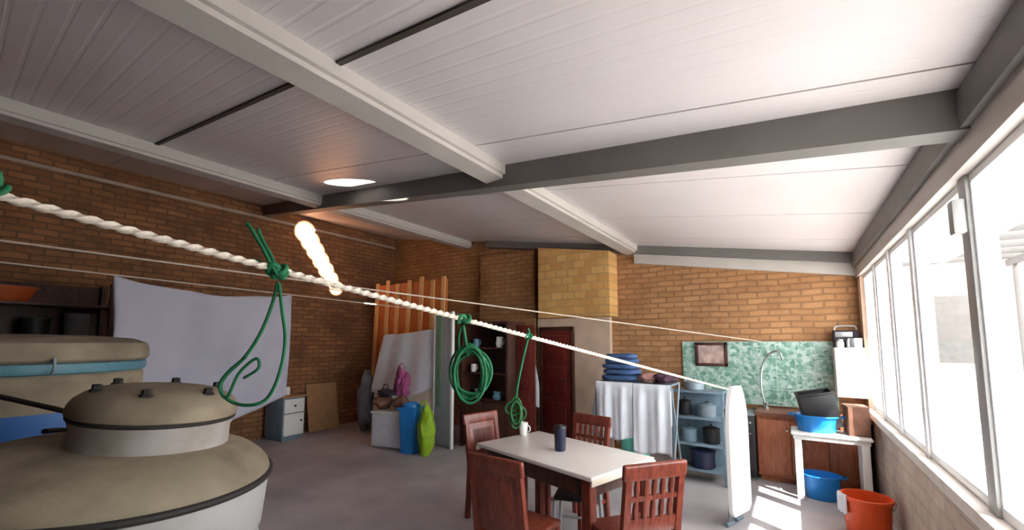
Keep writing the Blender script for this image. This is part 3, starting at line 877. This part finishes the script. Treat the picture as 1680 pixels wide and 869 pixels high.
# dishes on the shelves
dz = [(-.3, 1.132, 'whitepl', .05, .12, 'white jug on the middle shelf of the dark dresser, left'), (-.08, 1.132, 'greymetal', .06, .1, 'grey jug at the centre of the dark dresser middle shelf'), (.2, 1.512, 'whitepl', .06, .16, 'tall white jug on the top shelf of the dark dresser'),
      (-.2, .732, 'bluegrey', .07, .14, 'blue-grey jug on the lowest open shelf of the dark dresser'), (.15, .732, 'teal', .07, .12, 'teal jug on the lowest open shelf of the dark dresser'), (-.25, 1.512, 'teal', .06, .13, 'teal jug on the top shelf of the dark dresser')]
for x, z, m, r, h, lb in dz:
    q = thing('jug', lb, 'jug', (-3.9 + x, 5.2, z), 0, 'jugs on the dark dresser')
    b = B(); lathe(b, [(0, 0), (r * .7, 0), (r, h * .35), (r * .8, h * .75), (r * .85, h), (r * .78, h), (r * .72, h * .75), (0, h * .3)], seg=28); obj('jug_body', b, m, q)
    b = B(); tube(b, smooth_path([(r * .8, 0, h * .85), (r * 1.4, 0, h * .8), (r * 1.4, 0, h * .4), (r * .95, 0, h * .3)], 5), .007); obj('handle', b, m, q)
# red door leaf standing ajar beside dresser
q = thing('wooden_panel', 'red-brown door panel standing upright at the right side of the dresser', 'panel', (-3.3, 5.32, 0), math.radians(8))
b = B(); box(b, (-.14, -.02, 0), (.14, .02, 1.84), .005); obj('panel_board', b, 'reddoor', q)
b = B()
for z0, z1 in ((.1, .8), (.9, 1.7)): box(b, (-.09, -.028, z0), (.09, -.018, z1), .006)
obj('panel_inset', b, 'reddoor', q)
# towel hanging on the back wall left of the door
b = B()
def f(u, v):
    w = .09 + .09 * math.sin(min(1, v * 1.5) * PI / 2)
    return (-3.72 + (u - .5) * 2 * w * .95, 6.1 + .02 * math.sin(u * 13) * v - .02 * v + .03, 1.24 - v * .72)
grid(b, f, 26, 24); o = tag(obj('hand_towel', b, 'whitecloth', thick=.008), 'white towel hanging on the wall between dresser panel and red door', 'towel')
b = B(); tube(b, smooth_path([(-3.72, 6.18, 1.28), (-3.72, 6.11, 1.27), (-3.72, 6.1, 1.24), (-3.72, 6.12, 1.225)], 5), .007); obj('hook', b, 'chrome', o)

# standing mattress covered in a white sheet
m_ = thing('mattress', 'mattress under a white sheet standing on edge in front of the slatted wooden panel', 'mattress', (-5.5, 4.95, 0), 0, rot=(-.06, 0, 0))
b = B(); t_ = bmesh.new(); bmesh.ops.create_cube(t_, size=1); bmesh.ops.subdivide_edges(t_, edges=t_.edges, cuts=11, use_grid_fill=True)
for v in t_.verts:
    p = v.co * 2
    l = (abs(p.x) ** 7 + abs(p.z) ** 7 + abs(p.y) ** 7) ** (1 / 7); p = p / max(l, .001)
    x = p.x * .74; z = .86 + p.z * .86; y = p.y * .09
    if p.x < 0 and p.z > 0: x += .2 * p.z * abs(p.x) ** 2
    y += .006 * math.sin(x * 22) * math.cos(z * 18)
    v.co = V((x, y, z + .06 * p.x))
zmin = min(v.co.z for v in t_.verts)
for v in t_.verts: v.co.z -= zmin
merge(b, t_)
mo = obj('mattress_body', b, 'cream', m_)
b = B()
def f(u, v):
    x = -.72 + 1.42 * u
    if v < .15: y, z = .1 - v / .15 * .2, 1.735
    else: y, z = -.106 - .012 * math.sin(u * 16 + v * 2) - .02 * (v - .15), 1.735 - (v - .15) / .85 * 1.1 * (.8 + .2 * math.sin(u * 2.5 + .4))
    sh = .2 * max(0, z / .86 - 1) if x < 0 else 0
    x2 = x + sh * (abs(x) / .74) ** 2
    return (x2, y, z + .05 * x2 / .74 + .012 * math.sin(u * 9))
grid(b, f, 60, 40)
obj('sheet_cover', b, 'whitecloth', m_, thick=.006)
b = B(); blob(b, (-5.17, 4.62, .93), (.13, .1, .26), 14, .22, flat=.75)
o = tag(obj('bag', b, 'magenta'), 'purple bag standing on the brown bags against the white sheet', 'bag', 'bags on the white storage box')
b = B(); tube(b, smooth_path([(-5.23, 4.62, 1.12), (-5.21, 4.61, 1.24), (-5.13, 4.61, 1.24), (-5.11, 4.62, 1.12)], 5), .008); obj('handle', b, 'magenta', o)

# slatted wooden panel standing behind the mattress
s_ = thing('slatted_panel', 'tall orange-brown slatted wooden panel standing behind the mattress', 'panel', (-5.93, 5.32, 0), 0, rot=(-.03, 0, 0))
b = B(); box(b, (-.95, .02, 0), (.95, .045, 2.7), .004); obj('backing_board', b, 'orangewood', s_)
for i, x in enumerate((-.88, -.58, -.3, .02, .34, .62, .88)):
    b = B(); box(b, (x - .045, -.01, 0), (x + .045, .02, 2.74 + .05 * math.sin(i * 2.1)), .006); obj('slat', b, 'paleslat', s_)

# grey board with white edge
q = thing('room_divider', 'pale grey board with white edge standing right of the mattress', 'panel', (-4.53, 4.86, 0), math.radians(-4))
b = B(); box(b, (-.19, -.012, .02), (.19, .012, 2.02), .003); obj('board', b, 'greyboard', q)
b = B(); box(b, (.18, -.025, 0), (.225, .025, 2.06), .006); box(b, (-.2, -.02, 0), (-.175, .02, 2.04), .005); box(b, (-.2, -.02, 2.01), (.2, .02, 2.045), .004); obj('edge_frame', b, 'whitepl', q)
b = B(); box(b, (-.13, -.016, .6), (-.02, -.011, 2.0), .002); obj('stripe', b, 'netgreen', q)

# white box, bags, bin, lime bag, grey sack
q = thing('storage_box', 'white storage box on the floor below the brown bags', 'box', (-5.22, 4.5, 0), .25)
b = B(); box(b, (-.27, -.17, .02), (.27, .17, .5), .015); box(b, (-.22, -.13, 0), (.22, .13, .03), .01); obj('box_body', b, 'whitecloth', q)
b = B(); box(b, (-.285, -.185, .5), (.285, .185, .545), .012, 3); obj('lid', b, 'whitepl', q)
for i, (x, y, z, sx, sy, sz, m, lb) in enumerate(((-5.41, 4.46, .66, .16, .13, .115, 'brownbag', 'brown bag on the left of the white storage box'), (-5.12, 4.56, .65, .13, .12, .105, 'brownbag', 'brown bag on the right of the white storage box'), (-5.3, 4.42, .8, .17, .1, .06, 'darkbag', 'dark bag lying over the two brown bags'))):
    b = B(); blob(b, (x, y, z), (sx, sy, sz), i * 3 + 2, .2, flat=.547 if i < 2 else .745)
    o = tag(obj('bag', b, m), lb, 'bag', 'bags on the white storage box')
    b = B(); tube(b, smooth_path([(x - .06, y, z + sz * .8), (x - .04, y - .01, z + sz + .07), (x + .04, y - .01, z + sz + .07), (x + .06, y, z + sz * .8)], 5), .008); obj('handle', b, m, o)
q = thing('waste_bin', 'tall bright blue plastic bin beside the white storage box', 'bin', (-4.72, 4.4, 0), .3)
b = B(); 
def rr(w, d, z): return [(-w, -d, z), (w, -d, z), (w, d, z), (-w, d, z)]
rings = [rr(.115, .1, 0), rr(.14, .125, .62), rr(.15, .135, .62), rr(.15, .135, .65), rr(.133, .118, .65), rr(.11, .095, .02)]
A = [[b.verts.new(p) for p in r] for r in rings]
for p, k2 in zip(A, A[1:]):
    for k in range(4): b.faces.new((p[k], p[(k + 1) % 4], k2[(k + 1) % 4], k2[k]))
b.faces.new(A[0][::-1]); b.faces.new(A[-1])
bmesh.ops.bevel(b, geom=[e for e in b.edges if abs(e.verts[0].co.z - e.verts[1].co.z) > .3], offset=.03, segments=3, affect='EDGES')
obj('bin_body', b, 'binblue', q)
b = B(); lathe(b, [(.14, 0), (.13, .04), (.08, .07), (0, .08)], (0, 0, .65), seg=32, sy=.9); obj('liner', b, 'bluepl', q)
b = B(); blob(b, (-4.4, 4.4, .33), (.13, .12, .33), 21, .16, flat=.0)
o = tag(obj('shopping_bag', b, 'lime'), 'lime green bag on the floor right of the blue bin', 'bag')
b = B(); tube(b, smooth_path([(-4.5, 4.38, .6), (-4.48, 4.37, .74), (-4.38, 4.37, .74), (-4.36, 4.38, .6)], 6), .01); obj('handle', b, 'lime', o)
b = B(); blob(b, (-6.5, 4.98, .52), (.16, .16, .5), 33, .12, flat=.0)
o = tag(obj('sack', b, 'greycloth'), 'tall grey sack on the floor left of the standing mattress', 'sack')
b = B(); lathe(b, [(.03, 0), (.025, .03), (.06, .09), (.05, .1), (0, .07)], (-6.5, 4.98, .98), seg=16); obj('tied_neck', b, 'greycloth', o)

# tan board and small cabinet on the left wall
q = tag(obj('cardboard_sheet', (lambda b: (box(b, (-.012, -.3, 0), (.012, .3, .84), .003), b)[1])(B()), 'tanboard'), 'tan cardboard sheet leaning on the brick wall beside the small cabinet', 'cardboard')
q.location = (-7.2, 4.62, 0.003); q.rotation_euler = (0, -.19, 0)
q = thing('bedside_cabinet', 'small white cabinet with brown top against the left brick wall', 'cabinet', (-7.12, 3.84, 0), math.radians(8))
b = B(); box(b, (-.22, -.2, .05), (.22, .2, .68), .006); box(b, (-.2, -.18, 0), (.2, .18, .05)); obj('cabinet_body', b, 'bluegrey', q)
b = B(); box(b, (-.24, -.22, .68), (.24, .22, .71), .006); obj('top', b, 'tanboard', q)
b = B(); box(b, (.22, -.18, .44), (.238, .18, .66), .005); dd = obj('drawer', b, 'whitepl', q)
b = B(); lathe(b, [(0, 0), (.012, 0), (.016, .02), (0, .028)], seg=14, mtx=Matrix.Translation((.238, 0, .55)) @ Matrix.Rotation(PI / 2, 4, 'Y')); obj('knob', b, 'black', dd)
b = B(); box(b, (.22, -.18, .08), (.238, .18, .42), .005); dd = obj('door', b, 'whitepl', q)
b = B(); lathe(b, [(0, 0), (.012, 0), (.016, .02), (0, .028)], seg=14, mtx=Matrix.Translation((.238, .12, .3)) @ Matrix.Rotation(PI / 2, 4, 'Y')); obj('knob', b, 'black', dd)
q = thing('bottle', 'white bottle with brown cap on the small white cabinet', 'bottle', (-7.1, 3.84, .711))
b = B(); lathe(b, [(0, 0), (.05, 0), (.054, .006), (.054, .1), (.04, .13), (.025, .14), (0, .14)], seg=24); obj('bottle_body', b, 'whitepl', q)
b = B(); lathe(b, [(.03, .135), (.032, .14), (.032, .175), (0, .178)], seg=24); obj('cap', b, 'brownbag', q)

# dark storage shelf on the left wall with an orange basin
S = thing('storage_shelf', 'dark wooden storage shelf against the left brick wall', 'shelf', (-7.12, .95, 0))
for y in (-.7, .6):
    for x in (-.2, .2):
        b = B(); box(b, (x - .03, y - .03, 0), (x + .03, y + .03, 2.3), .005); obj('post', b, 'darkwood', S)
for z in (.5, 1.1, 1.62, 2.02):
    b = B(); box(b, (-.23, -.73, z - .02), (.23, .63, z + .01), .005); obj('shelf', b, 'darkwood', S)
b = B(); box(b, (-.24, -.73, .1), (-.22, .63, 2.28), .003); obj('back_panel', b, 'darkwood', S)
q = thing('basin', 'orange basin on the top board of the dark storage shelf', 'basin', (-7.05, .62, 2.031))
b = B(); lathe(b, [(0, 0), (.24, 0), (.26, .01), (.33, .15), (.35, .155), (.35, .165), (.32, .165), (.25, .02), (0, .012)], seg=40, sx=.55); obj('basin_body', b, 'orangebasin', q)
for (y, z, sz, m, lb) in ((1.28, 1.631, (.11, .13, .28), 'greycloth', 'grey tin at the right end of the dark shelf'), (.95, 1.631, (.12, .14, .22), 'black', 'black tin in the middle of the dark shelf'), (.5, 1.631, (.12, .17, .24), 'darkbag', 'dark tin at the left of the dark shelf')):
    q = thing('tin', lb, 'tin', (-7.08, y, z), 0, 'tins on the dark storage shelf')
    b = B(); lathe(b, [(0, 0), (sz[0], 0), (sz[0], sz[2]), (0, sz[2])], seg=28); obj('tin_body', b, m, q)
    b = B(); lathe(b, [(sz[0], 0), (sz[0] + .006, .002), (sz[0] + .006, .022), (0, .03)], (0, 0, sz[2] - .005), seg=28); obj('lid', b, m, q)

# ------------------------------------------------------------------ clothes lines
P0 = V((-1.4, .12, 1.91)); P1 = V((-.61, 6.265, .94))
dirn = (P1 - P0)
# perspective: rope starts beyond the left edge, on the wall behind the camera
Ps = P0 + dirn * ((YF + .02 - P0.y) / dirn.y)
b = B(); n = 900
pts = [Ps.lerp(P1, k / n) for k in range(n + 1)]
tube(b, pts, .0095, 12, tw=.62)
o = tag(obj('clothesline', b, 'ropewhite', smooth=60), 'thick twisted white rope strung across the room to the tiled back wall', 'rope')
def line(label, A, Bp, r, sag=0, m='ropegrey', n=60, mid=None):
    b = B(); A, Bp = V(A), V(Bp)
    pts = [A.lerp(Bp, k / n) - V((0, 0, sag * 4 * (k / n) * (1 - k / n))) for k in range(n + 1)]
    tube(b, pts, r, 8); return tag(obj('clothesline', b, m), label, 'rope'), pts
def ext(A, Bp, y):  # extend the line A-B back to plane y
    A, Bp = V(A), V(Bp); d = Bp - A
    return A + d * ((y - A.y) / d.y)
A2 = ext((-3.12, .28, 2.08), (-.34, 6.265, 1.6), -.6)
line('thin pale clothesline ending above the green tiles, below the thick rope', ext((-3.12, .28, 2.08), (-.34, 6.265, 1.6), YF + .02), (-.34, 6.265, 1.6), .005)
L3a, L3b = V((-5.31, .49, 2.24)), V((-5.34, 6.28, 2.13))
line('thin pale clothesline carrying the white sheet at the left', ext(L3a, L3b, YF + .02), L3b, .007)

# white sheet on the thin line: runs along the line from pixel columns 190 to 475
b = B()
y0, y1 = 1.18, 2.88
def l3(y): return L3a + (L3b - L3a) * ((y - L3a.y) / (L3b.y - L3a.y))
def f(u, v):
    Lf, Lb = 1.62 - .34 * u, .5; d = v * (Lf + Lb)
    y = y0 + (y1 - y0) * u; p = l3(y)
    sag = .1 * math.sin(PI * u) ** .8
    dep = Lf - d if d < Lf else d - Lf
    sg = 1 if d < Lf else -1
    k = min(1, dep / .4)
    x = p.x + sg * .016 * (1 - math.exp(-dep / .02)) + k * (.03 * math.sin(u * 11 + 1) + .012 * math.sin(u * 29 + dep * 2))
    return (x, y + .02 * math.sin(dep * 3) * k, p.z + .012 - dep - sag * (1 if dep < 2 else 0))
grid(b, f, 64, 56)
tag(obj('bed_sheet', b, 'sheet', thick=.004), 'large pale lilac sheet hung on the thin clothesline behind the tank', 'sheet')

# ------------------------------------------------------------------ green cords tied on the thick rope
CAM = V((0, 0, 1.6))
Rm = Matrix.Rotation(YAW, 3, 'Z') @ Matrix.Rotation(PI / 2 + PITCH, 3, 'X')
def atd(x, y, d):    # photo position at camera depth d
    return CAM + Rm @ V((x - CX, -(y - CY), -FPX)) * (d / FPX)
def rope_at(x):      # point on the thick rope seen at photo column x, and its depth
    lo, hi = 0.0, 1.0
    Ri = Rm.transposed()
    for _ in range(50):
        t = (lo + hi) / 2; c = Ri @ (P0 + dirn * t - CAM); px = CX + FPX * c.x / -c.z
        if px < x: lo = t
        else: hi = t
    p = P0 + dirn * lo; c = Ri @ (p - CAM)
    return p, -c.z
def cord(bm, pts, d, r, closed=False, wob=.0):
    q = [atd(x, y, d + (dz[0] if dz else 0)) for x, y, *dz in pts]
    tube(bm, smooth_path(q, 7, closed), r, 8, closed)
def knot(bm, c, r, th):
    pts = []
    for k in range(90):
        a = k / 90 * 2 * PI
        pts.append(V(c) + V(((math.sin(a) + 2 * math.sin(2 * a)) * r / 3, (math.cos(a) - 2 * math.cos(2 * a)) * r / 3, -math.sin(3 * a) * r / 2)))
    tube(bm, pts, th, 8, True)
p, d = rope_at(455)
g = thing('tied_rope', 'green cord knotted on the thick rope with a long loop hanging before the white sheet', 'cord', tuple(p))
b = B(); knot(b, p, .026, .0085); knot(b, p + V((.004, .006, -.014)), .02, .0085); obj('knot', b, 'green', g, world=True)
b = B()
cord(b, [(456, 462), (446, 500), (428, 545), (402, 585), (374, 612), (362, 632), (368, 650), (388, 662), (415, 664), (436, 655, .01), (452, 630, .01), (464, 590, .01), (468, 550), (463, 510), (458, 465)], d - .03, .0052)
cord(b, [(404, 585, -.008), (376, 608, -.008), (360, 632, -.008), (372, 652, -.008), (392, 612, -.005), (420, 588, 0), (424, 604, 0), (400, 620, 0)], d - .03, .0045)
obj('loop', b, 'green', g, world=True)
b = B()
cord(b, [(455, 452), (442, 428), (428, 402), (414, 378), (405, 366)], d - .02, .006); cord(b, [(456, 455), (447, 424), (430, 392), (424, 376)], d - .01, .0055)
cord(b, [(454, 452), (432, 432), (412, 426), (398, 430)], d - .02, .0045)
obj('tail', b, 'green', g, world=True)

p, d = rope_at(760)
g = thing('tied_rope', 'green cord coil hanging on the thick rope in front of the dark dresser', 'cord', tuple(p))
b = B(); knot(b, p, .03, .009); obj('knot', b, 'green', g, world=True)
b = B()
for k in range(6):
    cx_, cy_ = 771 + 4 * math.sin(k * 2), 612 + 3 * math.cos(k * 3)
    rx_, ry_ = 26 + 6 * math.sin(k * 1.7), 40 + 6 * math.cos(k * 2.3)
    cord(b, [(cx_ + rx_ * math.cos(a * PI / 6), cy_ + ry_ * math.sin(a * PI / 6), .015 * k - .04) for a in range(12)], d, .0062, True)
obj('coil', b, 'green', g, world=True)
b = B(); cord(b, [(760, 534), (763, 552), (766, 572), (768, 584)], d, .007); cord(b, [(757, 534), (752, 556), (754, 580)], d + .01, .006); obj('tail', b, 'green', g, world=True)

p, d = rope_at(866)
g = thing('tied_rope', 'thin green cord hanging from the thick rope with a bunch near the table', 'cord', tuple(p))
b = B(); knot(b, p, .02, .007); obj('knot', b, 'green', g, world=True)
b = B(); cord(b, [(866, 556), (860, 580), (853, 612), (848, 640), (846, 662)], d, .0065); cord(b, [(864, 552), (868, 546), (866, 538)], d, .006); obj('tail', b, 'green', g, world=True)
b = B()
for k in range(7):
    cx_, cy_ = 846 + 5 * math.sin(k * 2.1), 676 + 7 * math.cos(k * 1.3); rx_, ry_ = 9 + 4 * math.sin(k), 14 + 5 * math.cos(k * 2)
    cord(b, [(cx_ + rx_ * math.cos(a * PI / 5), cy_ + ry_ * math.sin(a * PI / 5), .02 * math.sin(k * 1.9)) for a in range(10)], d, .0058, True)
obj('bunch', b, 'darkgreen', g, world=True)

p = P0 + V((.0, .0, .0))
p, d = rope_at(-6)
b = B(); knot(b, atd(-3, 312, d), .018, .006); cord(b, [(-4, 282), (-2, 296), (-3, 312), (-4, 325)], d, .007)
tag(obj('tied_rope', b, 'green'), 'green cord end tied on the thick rope at the far left edge', 'cord')

# ------------------------------------------------------------------ outside the windows
bm = B(); box(bm, (XR + .14, -14, -.14), (30, 30, -.04)); struct('ground_outside', bm, 'paving', 'pale paving outside the windows', smooth=0)
hb = thing('house', 'pale rendered house with dark eaves seen through the windows', 'house', (4.1, 15.5, -.04))
b = B(); box(b, (-2.3, -3, 0), (3.2, 3, 4.3), .02); obj('wall', b, 'render_out', hb)
b = B(); box(b, (-2.7, -3.5, 4.3), (3.6, 3.5, 4.7), .03); obj('roof', b, 'outdark', hb)
b = B(); box(b, (-2.75, -3.55, 5.2), (3.65, 3.55, 5.5), .03); box(b, (-2.2, -2.9, 4.7), (3.1, 2.9, 5.2), .02); obj('roof', b, 'outdark', hb)
for x in (-1.6, .4):
    b = B(); box(b, (x, -3.05, 1.2), (x + 1.0, -2.98, 2.6), .01); obj('window', b, 'outdark', hb)
pg = thing('pergola', 'dark metal pergola standing beyond the windows', 'pergola', (2.4, 9.4, -.04))
for x in (-.9, .9):
    for y in (-1.6, 1.6):
        b = B(); box(b, (x - .03, y - .03, 0), (x + .03, y + .03, 3.0), .006); obj('post', b, 'outdark', pg)
for x in (-.9, .9):
    b = B(); box(b, (x - .03, -1.9, 3.0), (x + .03, 1.9, 3.12), .006); obj('beam', b, 'outdark', pg)
for k in range(6):
    y = -1.75 + k * .7
    b = B(); box(b, (-1.2, y - .03, 3.12), (1.2, y + .03, 3.22), .006); obj('rafter', b, 'outdark', pg)

# ------------------------------------------------------------------ light
w = bpy.data.worlds.new('sky'); bpy.context.scene.world = w; w.use_nodes = True
bg = w.node_tree.nodes['Background']
bg.inputs[0].default_value = (.93, .97, 1.0, 1); bg.inputs[1].default_value = 11.0
sd = bpy.data.lights.new('sun', 'SUN'); sd.energy = 22; sd.angle = .009; sd.color = (1, .97, .94)
so = bpy.data.objects.new('sun', sd); C.objects.link(so)
so.rotation_euler = V((-.75, .5, -1)).to_track_quat('-Z', 'Y').to_euler()
so.location = (6, -3, 8)
# spot lamps added near the sill, standing in for sunlight bounced off something shiny
def beam(name, p, target, ang, e, blend=.15):
    l = bpy.data.lights.new(name, 'SPOT'); l.energy = e; l.spot_size = ang; l.spot_blend = blend; l.shadow_soft_size = .005; l.color = (1, .95, .88)
    o = bpy.data.objects.new(name, l); C.objects.link(o); o.location = p
    o.rotation_euler = (V(target) - V(p)).to_track_quat('-Z', 'Y').to_euler(); return o
beam('sun_glint', (.5, 3.3, .95), (-4.05, 2.8, 3.38), math.radians(3.0), 14000)
for k in range(7):
    q = k / 6
    beam('sun_glint', (.5, 1.9, .95), (-7.4, 4.2 + .68 * q, 3.62 - .98 * q), math.radians(2.7 - .7 * q), 80000, .6)

vs = bpy.context.scene.view_settings
vs.view_transform = 'Standard'; vs.look = 'None'; vs.gamma = 1; vs.use_curve_mapping = False
vs.exposure = 0.1
